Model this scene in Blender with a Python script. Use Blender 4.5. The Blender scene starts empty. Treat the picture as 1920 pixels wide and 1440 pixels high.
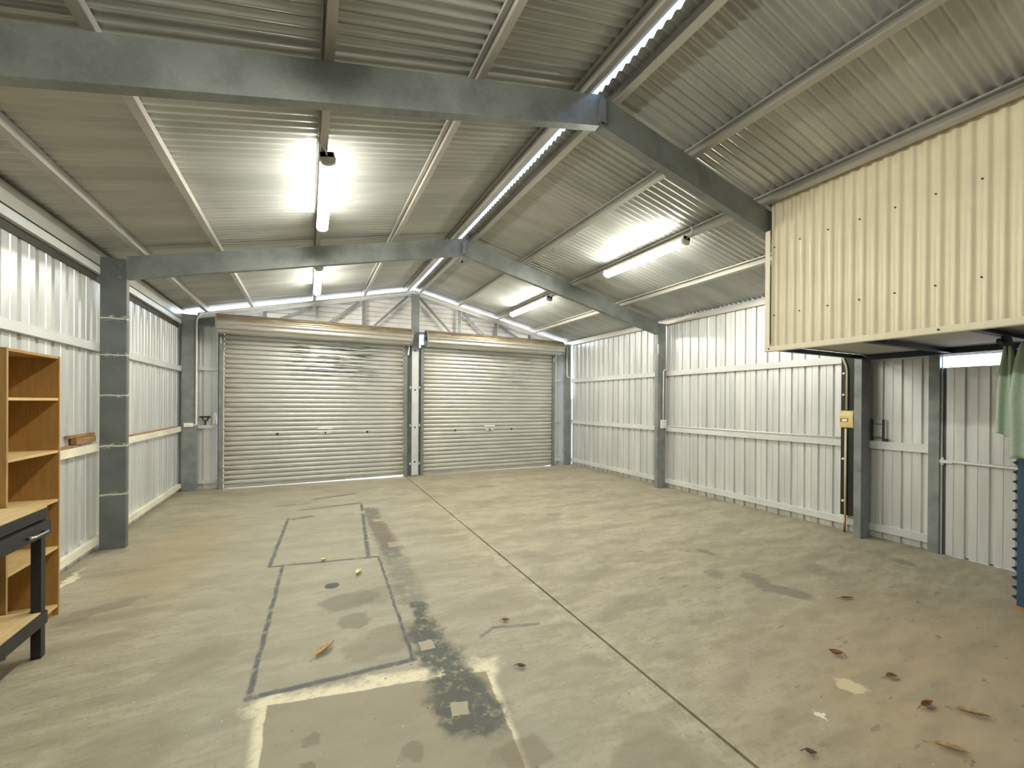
import bpy, bmesh, math, random
from mathutils import Vector, Matrix
R = random.Random(7)
scene = bpy.context.scene
C = scene.collection

# ---------------------------------------------------------------- camera
YAW, PITCH, ROLL = .4494, -.0024, .0063
cam_d = bpy.data.cameras.new('camera'); cam = bpy.data.objects.new('camera', cam_d); C.objects.link(cam)
cam_d.sensor_width = 36; cam_d.sensor_fit = 'HORIZONTAL'
cam_d.lens = 781.056 / 1920 * 36
cam_d.shift_x = 5.59 / 1920; cam_d.shift_y = 36.69 / 1920
cam_d.clip_start = .02; cam_d.clip_end = 500
r0 = Vector((math.cos(YAW), -math.sin(YAW), 0)); f0 = Vector((math.sin(YAW), math.cos(YAW), 0)); u0 = Vector((0, 0, 1))
fw = f0 * math.cos(PITCH) + u0 * math.sin(PITCH); u2 = u0 * math.cos(PITCH) - f0 * math.sin(PITCH)
rt = r0 * math.cos(ROLL) + u2 * math.sin(ROLL); up = u2 * math.cos(ROLL) - r0 * math.sin(ROLL)
M = Matrix.Identity(4)
for i in range(3):
    M[i][0] = rt[i]; M[i][1] = up[i]; M[i][2] = -fw[i]
M.translation = Vector((-2.0011, 0, 1.55))
cam.matrix_world = M
scene.camera = cam

# ---------------------------------------------------------------- sky, exposure
world = bpy.data.worlds.new('world'); scene.world = world; world.use_nodes = True
wn = world.node_tree; wn.nodes.clear()
wo = wn.nodes.new('ShaderNodeOutputWorld'); bg = wn.nodes.new('ShaderNodeBackground'); sk = wn.nodes.new('ShaderNodeTexSky')
sk.sky_type = 'NISHITA'; sk.sun_disc = False; sk.sun_elevation = math.radians(45); sk.sun_rotation = math.radians(-82)
sk.air_density = 1.2; sk.dust_density = 2.5
bg.inputs['Strength'].default_value = .9
wn.links.new(sk.outputs[0], bg.inputs[0]); wn.links.new(bg.outputs[0], wo.inputs[0])
world.cycles.sampling_method = 'NONE'        # daylight only enters through narrow gaps
vs = scene.view_settings
vs.view_transform = 'Standard'; vs.look = 'None'; vs.gamma = 1; vs.use_curve_mapping = False
vs.exposure = 0.90
LAMP = 70.0

# ---------------------------------------------------------------- dimensions (metres)
XL, XR = -3.93, 3.95
Y1, Y2, Y3 = 2.565, 5.68, 8.76
YF = -3.9                      # wall behind the viewer
S = .226; ZA = 3.90            # roof pitch, top of rafters at the ridge
def zr(x): return ZA - S * abs(x)

# ---------------------------------------------------------------- helpers
class MB:
    def __init__(s): s.v = []; s.f = []
    def quad(s, *p):
        n = len(s.v); s.v += [tuple(q) for q in p]; s.f.append(tuple(range(n, n + len(p))))
    def box(s, x0, x1, y0, y1, z0, z1):
        n = len(s.v)
        s.v += [(x0,y0,z0),(x1,y0,z0),(x1,y1,z0),(x0,y1,z0),(x0,y0,z1),(x1,y0,z1),(x1,y1,z1),(x0,y1,z1)]
        s.f += [tuple(n + i for i in q) for q in ((0,3,2,1),(4,5,6,7),(0,1,5,4),(1,2,6,5),(2,3,7,6),(3,0,4,7))]
        return s
    def prism(s, prof, o, a, b, d):
        """closed 2D profile (p,q) -> o + p*a + q*b, swept along d"""
        o, a, b, d = map(Vector, (o, a, b, d)); n = len(s.v); k = len(prof)
        for e in (Vector((0,0,0)), d):
            for p, q in prof: s.v.append(tuple(o + a * p + b * q + e))
        for i in range(k):
            j = (i + 1) % k; s.f.append((n + i, n + j, n + k + j, n + k + i))
        s.f.append(tuple(n + i for i in reversed(range(k)))); s.f.append(tuple(n + k + i for i in range(k)))
        return s
    def bar(s, p, q, w, h=None, side=(0, 1, 0)):
        """rectangular bar from p to q; w across 'side', h across the third direction"""
        p, q = Vector(p), Vector(q); h = h or w; d = q - p; e = d.normalized()
        sd = Vector(side); sd = (sd - e * sd.dot(e)).normalized(); t = e.cross(sd)
        return s.prism([(-w/2,-h/2),(w/2,-h/2),(w/2,h/2),(-w/2,h/2)], p, sd, t, d)
    def tube(s, pts, r, seg=8):
        pts = [Vector(p) for p in pts]; n = len(s.v); prev = None
        for i, p in enumerate(pts):
            t = ((pts[min(i+1, len(pts)-1)] - pts[max(i-1, 0)])).normalized()
            if prev is None:
                prev = t.orthogonal().normalized()
            u = (prev - t * prev.dot(t)).normalized(); prev = u; w = t.cross(u)
            rr = r[i] if isinstance(r, (list, tuple)) else r
            for k in range(seg):
                a = 2 * math.pi * k / seg; s.v.append(tuple(p + (u * math.cos(a) + w * math.sin(a)) * rr))
        for i in range(len(pts) - 1):
            for k in range(seg):
                j = (k + 1) % seg; s.f.append((n+i*seg+k, n+i*seg+j, n+(i+1)*seg+j, n+(i+1)*seg+k))
        s.f.append(tuple(n + k for k in reversed(range(seg)))); e = n + (len(pts)-1)*seg
        s.f.append(tuple(e + k for k in range(seg)))
        return s
    def mesh(s, name, smooth=False):
        me = bpy.data.meshes.new(name); me.from_pydata(s.v, [], s.f); me.validate()
        bm = bmesh.new(); bm.from_mesh(me); bmesh.ops.recalc_face_normals(bm, faces=bm.faces); bm.to_mesh(me); bm.free()
        if smooth: me.polygons.foreach_set('use_smooth', [True] * len(me.polygons))
        return me

def link(name, me, mat=None, parent=None):
    o = bpy.data.objects.new(name, me); C.objects.link(o)
    if parent is not None: o.parent = parent
    if mat is not None and not me.materials: me.materials.append(mat)
    return o
def obj(name, mb, mat, parent=None, smooth=False, bevel=0):
    o = link(name, mb.mesh(name, smooth), mat, parent)
    if bevel:
        m = o.modifiers.new('bevel', 'BEVEL'); m.width = bevel; m.segments = 2; m.limit_method = 'ANGLE'
    return o
def empty(name, loc=(0, 0, 0)):
    o = bpy.data.objects.new(name, None); C.objects.link(o); o.location = loc; o.empty_display_size = .1
    return o
def tag(o, label, cat, group=None):
    o['label'] = label; o['category'] = cat
    if group: o['group'] = group
    return o
def struct(name):
    o = empty(name); o['kind'] = 'structure'; return o
def cprof(h, w, l=.018, t=.003):
    return [(0,0),(h,0),(h,w),(h-l,w),(h-l,w-t),(h-t,w-t),(h-t,t),(t,t),(t,w-t),(l,w-t),(l,w),(0,w)]

# ---------------------------------------------------------------- materials
class NT:
    def __init__(s, name):
        s.m = bpy.data.materials.new(name); s.m.use_nodes = True; s.t = s.m.node_tree
        s.b = s.t.nodes['Principled BSDF']; s.pos = None
    def n(s, typ, **kw):
        o = s.t.nodes.new(typ)
        for k, v in kw.items(): setattr(o, k, v)
        return o
    def set(s, inp, v):
        if hasattr(v, 'is_output') or isinstance(v, bpy.types.NodeSocket): s.t.links.new(v, inp)
        else: inp.default_value = v
    def P(s):
        if s.pos is None: s.pos = s.n('ShaderNodeNewGeometry').outputs['Position']
        return s.pos
    def math(s, op, a, b=0., c=0., clamp=False):
        o = s.n('ShaderNodeMath', operation=op, use_clamp=clamp)
        s.set(o.inputs[0], a); s.set(o.inputs[1], b)
        if op in ('MULTIPLY_ADD', 'SMOOTH_MIN', 'SMOOTH_MAX', 'COMPARE'): s.set(o.inputs[2], c)
        return o.outputs[0]
    def vm(s, op, a, b=(0,0,0), scale=None):
        o = s.n('ShaderNodeVectorMath', operation=op); s.set(o.inputs[0], a); s.set(o.inputs[1], b)
        if scale is not None: s.set(o.inputs['Scale'], scale)
        return o.outputs['Value'] if op in ('DOT_PRODUCT', 'LENGTH', 'DISTANCE') else o.outputs[0]
    def noise(s, vec, scale=5, detail=4, rough=.55, col=False, dist=0.):
        o = s.n('ShaderNodeTexNoise'); s.set(o.inputs['Vector'], vec)
        o.inputs['Scale'].default_value = scale; o.inputs['Detail'].default_value = detail; o.inputs['Roughness'].default_value = rough
        o.inputs['Distortion'].default_value = dist
        return o.outputs['Color' if col else 'Fac']
    def mr(s, v, a, b, c=0., d=1., smooth=True):
        o = s.n('ShaderNodeMapRange', interpolation_type='SMOOTHSTEP' if smooth else 'LINEAR')
        s.set(o.inputs[0], v)
        for i, x in enumerate((a, b, c, d)): o.inputs[1 + i].default_value = x
        return o.outputs[0]
    def mix(s, f, a, b):
        o = s.n('ShaderNodeMix', data_type='RGBA'); s.set(o.inputs[0], f)
        for i, x in ((6, a), (7, b)):
            if isinstance(x, tuple) and len(x) == 3: x = x + (1,)
            s.set(o.inputs[i], x)
        return o.outputs[2]
    def scl(s, v, k): return s.vm('MULTIPLY', v, k)
    def out(s, color=None, metallic=None, rough=None, bump=None, bstr=.2, bdist=.01):
        if color is not None: s.set(s.b.inputs['Base Color'], color if not isinstance(color, tuple) else color[:3] + (1,))
        if metallic is not None: s.set(s.b.inputs['Metallic'], metallic)
        if rough is not None: s.set(s.b.inputs['Roughness'], rough)
        if bump is not None:
            o = s.n('ShaderNodeBump'); o.inputs['Strength'].default_value = bstr; o.inputs['Distance'].default_value = bdist
            s.set(o.inputs['Height'], bump); s.t.links.new(o.outputs[0], s.b.inputs['Normal'])
        return s.m

def metal(name, col, col2, metallic, rough, scale=3., stretch=(1, 1, 1), spangle=0., rv=.12, bump=0.):
    t = NT(name); p = t.scl(t.P(), stretch)
    a = t.noise(p, scale, 5); f = t.mr(a, .32, .68)
    c = t.mix(f, col, col2)
    if spangle:
        v = t.n('ShaderNodeTexVoronoi'); t.set(v.inputs['Vector'], t.P()); v.inputs['Scale'].default_value = 55
        g = t.n('ShaderNodeSeparateColor'); t.t.links.new(v.outputs['Color'], g.inputs[0])
        c = t.mix(t.math('MULTIPLY', g.outputs[0], spangle), c, tuple(min(1, x * 1.7) for x in col2))
    rr = t.mr(t.noise(p, scale * 2.3, 3), .3, .7, rough - rv, rough + rv)
    return t.out(c, metallic, rr, t.noise(t.P(), 9, 3) if bump else None, bump, .02)

def plain(name, col, rough=.6, metallic=0., var=.12, scale=12, stretch=(1, 1, 1)):
    t = NT(name); f = t.noise(t.scl(t.P(), stretch), scale, 4)
    return t.out(t.mix(t.mr(f, .3, .7), tuple(x * (1 - var) for x in col), tuple(min(1, x * (1 + var)) for x in col)), metallic, rough)

m_roof = metal('roof_zinc', (.39, .405, .385), (.52, .53, .51), .45, .36, 1.3, (.5, 2.5, .5), 0, .05)
m_wall = metal('wall_zinc', (.62, .63, .625), (.75, .755, .745), .5, .36, 1.6, (1, 3, .35), 0, .07)
m_gable = metal('gable_sheet', (.70, .665, .635), (.80, .77, .745), .0, .5, 2.)
m_steel = metal('galvanised_frame', (.185, .20, .20), (.27, .285, .28), .35, .5, 4., (1, 1, 1), .10, .1)
m_purlin = metal('purlin_steel', (.40, .38, .34), (.52, .50, .455), .45, .42, 2.5, (1, .35, 1), 0, .06)
m_girt = metal('girt_steel', (.58, .59, .585), (.70, .705, .695), .3, .42, 3., (1, .4, 1), .05, .08)
m_strip = plain('dark_brown_strip', (.05, .045, .038), .6, .1, .25, 8, (1, .4, 1))
m_dusty = plain('dusty_girt', (.72, .68, .55), .55, .1, .14, 5, (1, .4, 1))
m_cream = plain('cream_enamel', (.84, .755, .56), .34, 0, .035, 3)
m_creamtrim = plain('cream_trim', (.84, .765, .585), .38, 0, .03, 5)
m_navy = plain('navy_steel', (.02, .027, .05), .45, .2, .3, 20)
m_under = plain('fibre_sheet', (.50, .48, .43), .6, 0, .08, 4)
m_black = plain('black_paint', (.014, .014, .016), .45, 0, .3, 30)
m_bboard = plain('black_board', (.012, .009, .008), .5, 0, .4, 8, (1, 1, .3))
m_white = plain('white_plastic', (.80, .79, .74), .4, 0, .04, 10)
m_conduit = plain('conduit_plastic', (.80, .78, .72), .45, 0, .06, 10)
m_ivory = plain('ivory_conduit', (.60, .54, .36), .45, 0, .06, 10)
m_yellow = plain('cream_plastic', (.72, .58, .25), .4, 0, .05, 14)
m_copper = plain('copper_pipe', (.50, .24, .13), .4, .7, .25, 18)
m_chrome = plain('chrome', (.75, .75, .73), .18, 1., .05, 30)
m_dark = plain('dark_gap', (.018, .018, .018), .7, 0, .3, 20)
m_green = plain('green_towel', (.47, .575, .47), .95, 0, .08, 60)
m_blue = plain('blue_paint', (.035, .085, .15), .42, 0, .12, 6, (1, 1, .3))
m_tan = plain('tan_trim', (.42, .23, .11), .6, 0, .25, 12)
m_grey = plain('grey_housing', (.55, .53, .47), .45, 0, .05, 12)
m_soil = plain('outside_ground', (.55, .52, .45), .9, 0, .15, 2)

def wood(name, a, b, stretch, rough=.55):
    t = NT(name); p = t.scl(t.P(), stretch)
    g = t.noise(p, 9, 6, .6, dist=.6); k = t.noise(t.P(), 3, 2)
    c = t.mix(t.mr(g, .3, .7), a, b); c = t.mix(t.mr(k, .45, .75, 0, .25), c, tuple(x * .6 for x in a))
    return t.out(c, 0, rough, g, .06)
m_case = wood('bookcase_laminate', (.34, .185, .052), (.41, .235, .075), (6, 6, .6), .5)
m_shelf = wood('shelf_wood', (.52, .36, .155), (.62, .45, .22), (6, .7, 6), .55)
m_edge = wood('case_edge', (.36, .20, .075), (.45, .27, .11), (6, 6, .6))
m_timber = wood('rough_timber', (.20, .105, .045), (.36, .21, .10), (6, .8, 6), .8)
m_bench = wood('bench_top', (.50, .36, .17), (.62, .47, .25), (6, .6, 6), .6)

# frame with scraped paint lines for the near left column
def scraped():
    t = NT('scraped_frame'); P = t.P(); sp = t.n('ShaderNodeSeparateXYZ'); t.set(sp.inputs[0], P)
    a = t.noise(P, 4, 5); c = t.mix(t.mr(a, .3, .7), (.125, .142, .14), (.17, .186, .184))
    w = t.math('MULTIPLY_ADD', t.noise(t.scl(P, (5, 5, 0)), 3, 3), .03, -.015)
    m = None
    for z, th in ((2.40, .004), (2.02, .003), (1.60, .004), (1.075, .005), (.57, .005)):
        d = t.math('ABSOLUTE', t.math('SUBTRACT', t.math('ADD', sp.outputs[2], w), z))
        k = t.mr(d, th, th + .006, 1, 0); m = k if m is None else t.math('MAXIMUM', m, k)
        k = t.math('MULTIPLY', t.mr(d, .015, .035, 1, 0), t.mr(t.noise(t.scl(P, (3, 3, 9)), 7, 3), .58, .66)); m = t.math('MAXIMUM', m, k)
    g = t.mr(t.noise(t.scl(P, (1, 1, 1)), 4.2, 2), .38, .45)
    m = t.math('MULTIPLY', m, g)
    m = t.math('MAXIMUM', m, t.mr(t.noise(P, 26, 2), .765, .80, 0, .6))
    c = t.mix(m, c, (.62, .62, .57)); return t.out(c, .3, .5)
m_scr = scraped()

# roller door slats with scuffs
def slatmat(name, x0, x1, scuff, dirt):
    t = NT(name); P = t.P(); sp = t.n('ShaderNodeSeparateXYZ'); t.set(sp.inputs[0], P)
    c = t.mix(t.mr(t.noise(t.scl(P, (.6, 1, 3)), 2.5, 4), .3, .7), (.53, .525, .49), (.63, .62, .585))
    n = t.noise(t.scl(P, (1.1, 1, 22)), 2.2, 3, .6)
    zb = t.math('MULTIPLY', t.mr(sp.outputs[2], 1.55, 2.35, 0, 1), t.mr(sp.outputs[2], 2.62, 2.72, 1, 0))
    xb = t.math('MULTIPLY', t.mr(sp.outputs[0], x0 + .75, x0 + 1.25), t.mr(sp.outputs[0], x1 - .75, x1 - .3, 1, 0))
    m = t.math('MULTIPLY', t.math('MULTIPLY', zb, xb), t.mr(n, .50, .57, 0, scuff))
    c = t.mix(m, c, (.11, .115, .11))
    e = t.math('ADD', t.mr(sp.outputs[0], x0, x0 + .35, 1, 0), t.mr(sp.outputs[0], x1 - .35, x1, 0, 1), clamp=True)
    e = t.math('MULTIPLY', e, t.mr(t.noise(t.scl(P, (1, 1, 8)), 3, 4), .35, .65, 0, dirt))
    c = t.mix(e, c, (.36, .29, .19)); return t.out(c, .5, .38)
m_slat1 = slatmat('door_slats_scuffed', -3.34, -.2, .95, .75)
m_slat2 = slatmat('door_slats', .2, 3.4, .45, .5)
def drummat():
    t = NT('door_drum'); P = t.P(); sp = t.n('ShaderNodeSeparateXYZ'); t.set(sp.inputs[0], P)
    c = t.mix(t.mr(t.noise(t.scl(P, (.7, 3, 6)), 3, 4), .3, .7), (.50, .48, .43), (.62, .60, .55))
    k = t.math('MULTIPLY', t.mr(sp.outputs[2], 2.89, 2.95), t.mr(t.noise(t.scl(P, (.6, 2, 2)), 4, 4), .2, .6, .45, .95))
    c = t.mix(k, c, (.33, .235, .115))
    s = t.math('MULTIPLY', t.mr(t.noise(t.scl(P, (1.2, 8, 26)), 2.5, 3), .53, .60, 0, .8), t.mr(sp.outputs[2], 2.88, 2.95))
    c = t.mix(s, c, (.12, .11, .09)); return t.out(c, .6, .34)
m_drum = drummat()

# ---------------------------------------------------------------- floor material
def floormat():
    t = NT('stained_concrete'); P0 = t.P()
    flat = t.vm('MULTIPLY', P0, (1, 1, 0))
    wob = t.vm('SUBTRACT', t.noise(flat, 7, 4, .6, col=True), (.5, .5, .5))
    P = t.vm('MULTIPLY', t.vm('ADD', flat, t.vm('SCALE', wob, scale=.035)), (1, 1, 0))
    PW = t.vm('MULTIPLY', t.vm('ADD', flat, t.vm('SCALE', wob, scale=.22)), (1, 1, 0))
    sp = t.n('ShaderNodeSeparateXYZ'); t.set(sp.inputs[0], flat)
    # broom drag runs roughly along -x,+y
    rot = t.n('ShaderNodeMapping'); t.set(rot.inputs[0], flat); rot.inputs['Rotation'].default_value = (0, 0, .5); rot.inputs['Scale'].default_value = (.6, 2.0, 1)
    big = t.noise(rot.outputs[0], .9, 5, .6); mid = t.noise(rot.outputs[0], 3.4, 5, .6); fine = t.noise(flat, 38, 4, .65)
    c = t.mix(t.mr(big, .33, .67), (.255, .222, .148), (.335, .302, .222))
    c = t.mix(t.mr(mid, .42, .62, 0, .75), c, (.40, .36, .265))
    sm = t.noise(rot.outputs[0], 7.5, 6, .7)
    c = t.mix(t.mr(sm, .45, .64, 0, .38), c, (.195, .16, .10))
    c = t.mix(t.mr(t.noise(rot.outputs[0], 1.9, 6, .7), .50, .64, 0, .6), c, (.21, .185, .13))
    c = t.mix(t.mr(fine, .50, .72, 0, .5), c, (.19, .155, .10))
    # sandy brown ground-in dirt towards the loft side of the slab
    def ell(p, cx, cy, rx, ry, ang=0., a=.72, b=1.12):
        q = t.vm('SUBTRACT', p, (cx, cy, 0)); ca, sa = math.cos(ang), math.sin(ang)
        d1 = t.vm('DOT_PRODUCT', q, (ca / rx, sa / rx, 0)); d2 = t.vm('DOT_PRODUCT', q, (-sa / ry, ca / ry, 0))
        l = t.math('SQRT', t.math('ADD', t.math('MULTIPLY', d1, d1), t.math('MULTIPLY', d2, d2)))
        return t.mr(l, a, b, 1, 0)
    def box(p, cx, cy, rx, ry, ang=0., soft=.1):
        q = t.vm('SUBTRACT', p, (cx, cy, 0)); ca, sa = math.cos(ang), math.sin(ang)
        d1 = t.math('ABSOLUTE', t.vm('DOT_PRODUCT', q, (ca / rx, sa / rx, 0))); d2 = t.math('ABSOLUTE', t.vm('DOT_PRODUCT', q, (-sa / ry, ca / ry, 0)))
        return t.mr(t.math('MAXIMUM', d1, d2), 1 - soft, 1 + soft, 1, 0)
    def seg(p, a, b, w, soft):
        A = Vector((a[0], a[1], 0)); B = Vector((b[0], b[1], 0)); ba = B - A
        pa = t.vm('SUBTRACT', p, tuple(A)); h = t.math('MULTIPLY', t.vm('DOT_PRODUCT', pa, tuple(ba / ba.length_squared)), 1., clamp=True)
        d = t.vm('DISTANCE', pa, t.vm('SCALE', tuple(ba), scale=h)); return t.mr(d, w, w + soft, 1, 0)
    def mx(l):
        m = l[0]
        for x in l[1:]: m = t.math('MAXIMUM', m, x)
        return m
    mul = lambda a, b: t.math('MULTIPLY', a, b)
    c = t.mix(mul(ell(PW, 1.5, .7, 1.9, 1.4, 0, .3, 1.2), t.mr(mid, .3, .6, .35, .75)), c, (.42, .325, .205))
    c = t.mix(mul(ell(PW, -3.2, 5.3, .5, 1.6, 0, .3, 1.2), .5), c, (.30, .235, .13))
    # cooler grey strips of trowelled cement left of the joint
    c = t.mix(mul(box(PW, -1.75, 4.2, 1.0, 3.6, 0, .3), .35), c, (.285, .28, .235))
    # grey-brown patch framed by white lime at the front
    xs_, ys_ = sp.outputs[0], sp.outputs[1]
    spw = t.n('ShaderNodeSeparateXYZ'); t.set(spw.inputs[0], P); xs_, ys_ = spw.outputs[0], spw.outputs[1]
    e1 = t.math('SUBTRACT', t.math('MULTIPLY_ADD', xs_, -.198, 2.008), ys_)
    e2 = t.math('ADD', xs_, 2.185); e3 = t.math('SUBTRACT', t.math('MULTIPLY_ADD', ys_, .134, -1.367), xs_)
    inside = t.mr(t.math('MINIMUM', t.math('MINIMUM', e1, e2), e3), -.004, .006)
    c = t.mix(mul(inside, .55), c, (.225, .19, .125))
    # white lime bloom
    wl = mx([seg(PW, (-2.2, 2.44), (-1.32, 2.28), .035, .08), seg(P, (-1.20, 2.245), (-1.07, 2.22), .03, .06), seg(P, (-1.07, 2.22), (-1.2, 1.5), .016, .045), seg(P, (-2.19, 2.44), (-2.18, 1.85), .016, .05)])
    wl = mul(mul(wl, t.math('SUBTRACT', 1., inside)), t.mr(t.noise(flat, 16, 4, .7), .30, .52, .35, 1))
    c = t.mix(mul(wl, .95), c, (.66, .60, .43))
    c = t.mix(mul(ell(PW, -1.05, 2.29, .13, .09, 0, .3, 1.2), mul(t.math('SUBTRACT', 1., inside), t.mr(t.noise(flat, 12, 5, .7), .35, .65, .1, .9))), c, (.62, .57, .42))
    c = t.mix(mul(ell(PW, -3.85, 4.75, .05, .5, 0, .3, 1), .8), c, (.72, .66, .50))
    # damp ellipses
    for (x, y, rx, ry, an, k, col) in [
        (-1.70, 3.46, .24, .17, .15, .60, (.24, .215, .155)), (-1.47, 3.47, .24, .16, .3, .42, (.25, .225, .16)), (-1.70, 3.13, .11, .10, 0, .60, (.24, .215, .155)),
        (-1.55, 2.78, .28, .17, .5, .45, (.27, .22, .145)), (-3.38, 4.08, .30, .10, .6, .45, (.25, .205, .15)),
        (1.57, 2.12, .12, .25, .42, .70, (.235, .205, .16)), (1.60, 2.40, .10, .13, .2, .65, (.235, .205, .16)), (1.335, 2.59, .10, .10, 0, .55, (.26, .22, .165)),
        (1.76, 3.02, .06, .10, 0, .65, (.20, .19, .165)), (1.085, 4.92, .13, .10, 0, .45, (.25, .225, .165)), (.95, 7.1, .22, .12, 0, .45, (.26, .235, .175)),
        (2.33, 2.25, .16, .14, .4, .40, (.27, .225, .15)), (3.3, 1.98, .08, .10, 0, .55, (.20, .17, .13)), (-2.2, 7.0, .3, .07, 0, .5, (.22, .2, .15)),
        (-1.40, 2.12, .10, .05, .4, .50, (.25, .21, .145)), (-1.98, 2.08, .045, .04, .4, .6, (.23, .19, .13)), (-2.0, 1.92, .05, .05, .4, .6, (.23, .19, .13)),
        (-1.57, 1.85, .07, .05, .4, .6, (.23, .19, .13)), (-1.15, 1.62, .13, .12, 0, .55, (.26, .205, .135)), (-.7, 1.3, .3, .2, .3, .4, (.30, .24, .15)),
        (-2.9, 2.2, .5, .25, .8, .35, (.30, .255, .16)), (-2.6, 3.0, .3, .15, .8, .3, (.30, .255, .16))]:
        c = t.mix(mul(ell(PW, x, y, rx, ry, an), k), c, tuple(v * .58 for v in col))
    # scattered small drips (broken noise), denser right of the joint
    dr = t.mr(t.noise(rot.outputs[0], 9, 3, .5), .655, .70, 0, .55)
    c = t.mix(mul(dr, t.mr(sp.outputs[0], -.2, .6, .25, 1)), c, (.14, .115, .075))
    dt = mul(t.mr(t.noise(flat, 11, 2, .5), .66, .70, 0, .6), ell(PW, 1.45, 3.3, .45, .75, .5, .6, 1.1))
    c = t.mix(dt, c, (.14, .12, .085))
    # greenish black oil track along the two outlined pads
    oil = mx([seg(PW, (-1.30, 2.75), (-1.24, 2.15), .07, .09), seg(PW, (-1.24, 3.2), (-1.27, 2.75), .03, .06), seg(PW, (-1.27, 2.12), (-1.25, 1.93), .12, .08),
              mul(seg(PW, (-1.20, 6.3), (-1.22, 4.3), .06, .07), .7), mul(seg(PW, (-1.22, 4.3), (-1.25, 3.3), .05, .12), .45)])
    oil = mul(oil, t.mr(t.noise(flat, 15, 5, .7), .34, .50, .2, .97))
    c = t.mix(oil, c, (.07, .075, .06))
    c = t.mix(mul(box(P, -1.19, 5.05, .10, .62, .03), .5), c, (.16, .11, .09))
    # dark outlines of the two pads
    ln = [seg(P, (-2.32, 4.47), (-2.23, 6.2), .006, .022), seg(P, (-1.45, 4.37), (-1.27, 6.62), .008, .024), seg(P, (-2.32, 4.47), (-1.36, 4.32), .008, .022),
          seg(P, (-2.276, 2.536), (-2.21, 4.43), .006, .018), seg(P, (-2.276, 2.536), (-1.425, 2.50), .010, .02), seg(P, (-1.425, 2.50), (-1.36, 4.31), .004, .014),
          mul(seg(P, (-2.1, 6.62), (-1.28, 6.72), .01, .05), .8), mul(seg(P, (-1.9, 7.28), (-1.3, 7.45), .015, .06), .75), mul(seg(P, (-2.15, 6.15), (-1.98, 6.2), .03, .05), .7),
          mul(seg(P, (-.96, 2.56), (-.86, 2.62), .004, .02), .6), mul(seg(P, (-.84, 2.62), (-.54, 2.535), .006, .02), .75), seg(P, (-1.40, 2.02), (-1.20, 1.95), .012, .02)]
    lm = mul(mx(ln), t.mr(t.noise(flat, 12, 4, .7), .32, .52, .3, .95))
    c = t.mix(lm, c, (.068, .072, .078))
    # round plug, clean squares where posts stood
    c = t.mix(ell(P, -1.815, 3.80, .062, .062, 0, .9, 1.02), c, (.06, .068, .07))
    c = t.mix(mul(mx([box(P, -1.302, 2.0, .042, .045, -.25, .05), box(P, -1.314, 2.615, .045, .05, 0, .06)]), .92), c, (.34, .30, .215))
    c = t.mix(mul(mx([box(P, -1.16, 5.65, .07, .07, 0, .1), box(P, -1.12, 4.62, .09, .08, 0, .1), box(P, -1.34, 6.15, .07, .09, 0, .1)]), .7), c, (.34, .305, .225))
    # spilt white splash
    c = t.mix(mul(ell(PW, .70, 1.225, .085, .05, -.6), .9), c, (.62, .52, .33))
    c = t.mix(ell(PW, .32, 1.2, .018, .03, .2), c, (.72, .67, .55))
    # pale fleck of lime along the joint
    c = t.mix(mul(mx([seg(PW, (-.2, 6.0), (-.36, .2), .02, .18)]), t.mr(t.noise(flat, 8, 5, .7), .42, .66, 0, .55)), c, (.46, .42, .32))
    c = t.mix(t.mr(t.noise(flat, 47, 1, .5), .775, .80, 0, .9), c, (.60, .55, .44))
    c = t.mix(t.mr(t.noise(t.vm('ADD', flat, (7.3, 2.1, 0)), 31, 1, .5), .765, .79, 0, .8), c, (.10, .075, .045))
    rough = t.mr(mid, .3, .7, .50, .72)
    h = t.math('ADD', t.math('MULTIPLY', fine, .4), mid)
    return t.out(c, 0, rough, h, .10, .01)
m_floor = floormat()

# ================================================================ THE SETTING
# floor: two pours either side of a sawn joint, on a darker bed
floor = obj('floor', MB().box(-4.05, 4.06, YF - .05, 9.0, -.20, -.03), m_tan); floor['kind'] = 'structure'
def jx(y): return -.285 + .0136 * y
def slab(pts):
    mb = MB(); n = len(pts)
    mb.prism([(p[0], p[1]) for p in pts], (0, 0, -.03), (1, 0, 0), (0, 1, 0), (0, 0, .03)); return mb
g = .009
obj('slab', slab([(-4.05, YF - .05), (jx(YF - .05) - g, YF - .05), (jx(9.0) - g, 9.0), (-4.05, 9.0)]), m_floor, floor)
obj('slab', slab([(jx(YF - .05) + g, YF - .05), (4.06, YF - .05), (4.06, 9.0), (jx(9.0) + g, 9.0)]), m_floor, floor)

gnd = obj('ground', MB().box(-40, 40, 9.001, 60, -.25, -.03).box(-40, -4.06, -40, 9, -.25, -.03).box(4.07, 40, -40, 9, -.25, -.03), m_soil)
gnd['kind'] = 'structure'

# roof
ceiling = struct('ceiling')
PH = .10                                        # purlin depth
AMP = .0115; PIT = .0762
def roof_sheet(side, y0):
    mb = MB(); n = 88; xs = (.06, 4.13) if side > 0 else (.03, 4.12)
    for i in range(n + 1):
        y = y0 + i * PIT / 8
        dz = AMP * (1 + math.cos(2 * math.pi * i / 8))
        for x in xs: mb.v.append((side * x, y, zr(x) + PH * 1.02 + dz))
    for i in range(n): mb.f.append((2*i, 2*i+1, 2*i+3, 2*i+2))
    return mb
y = 9.0 - 10 * PIT; k = 0
me_cache = {}
while y > YF - .8:
    for sd in (-1, 1):
        if sd not in me_cache:
            me_cache[sd] = roof_sheet(sd, 0).mesh('roof_sheet', True)
        o = link('roof_sheet', me_cache[sd], m_roof, ceiling); o.location = (0, y, 0); o.rotation_euler = (.0016, 0, 0)
    y -= 10 * PIT; k += 1
sl = math.hypot(1, S)
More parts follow.
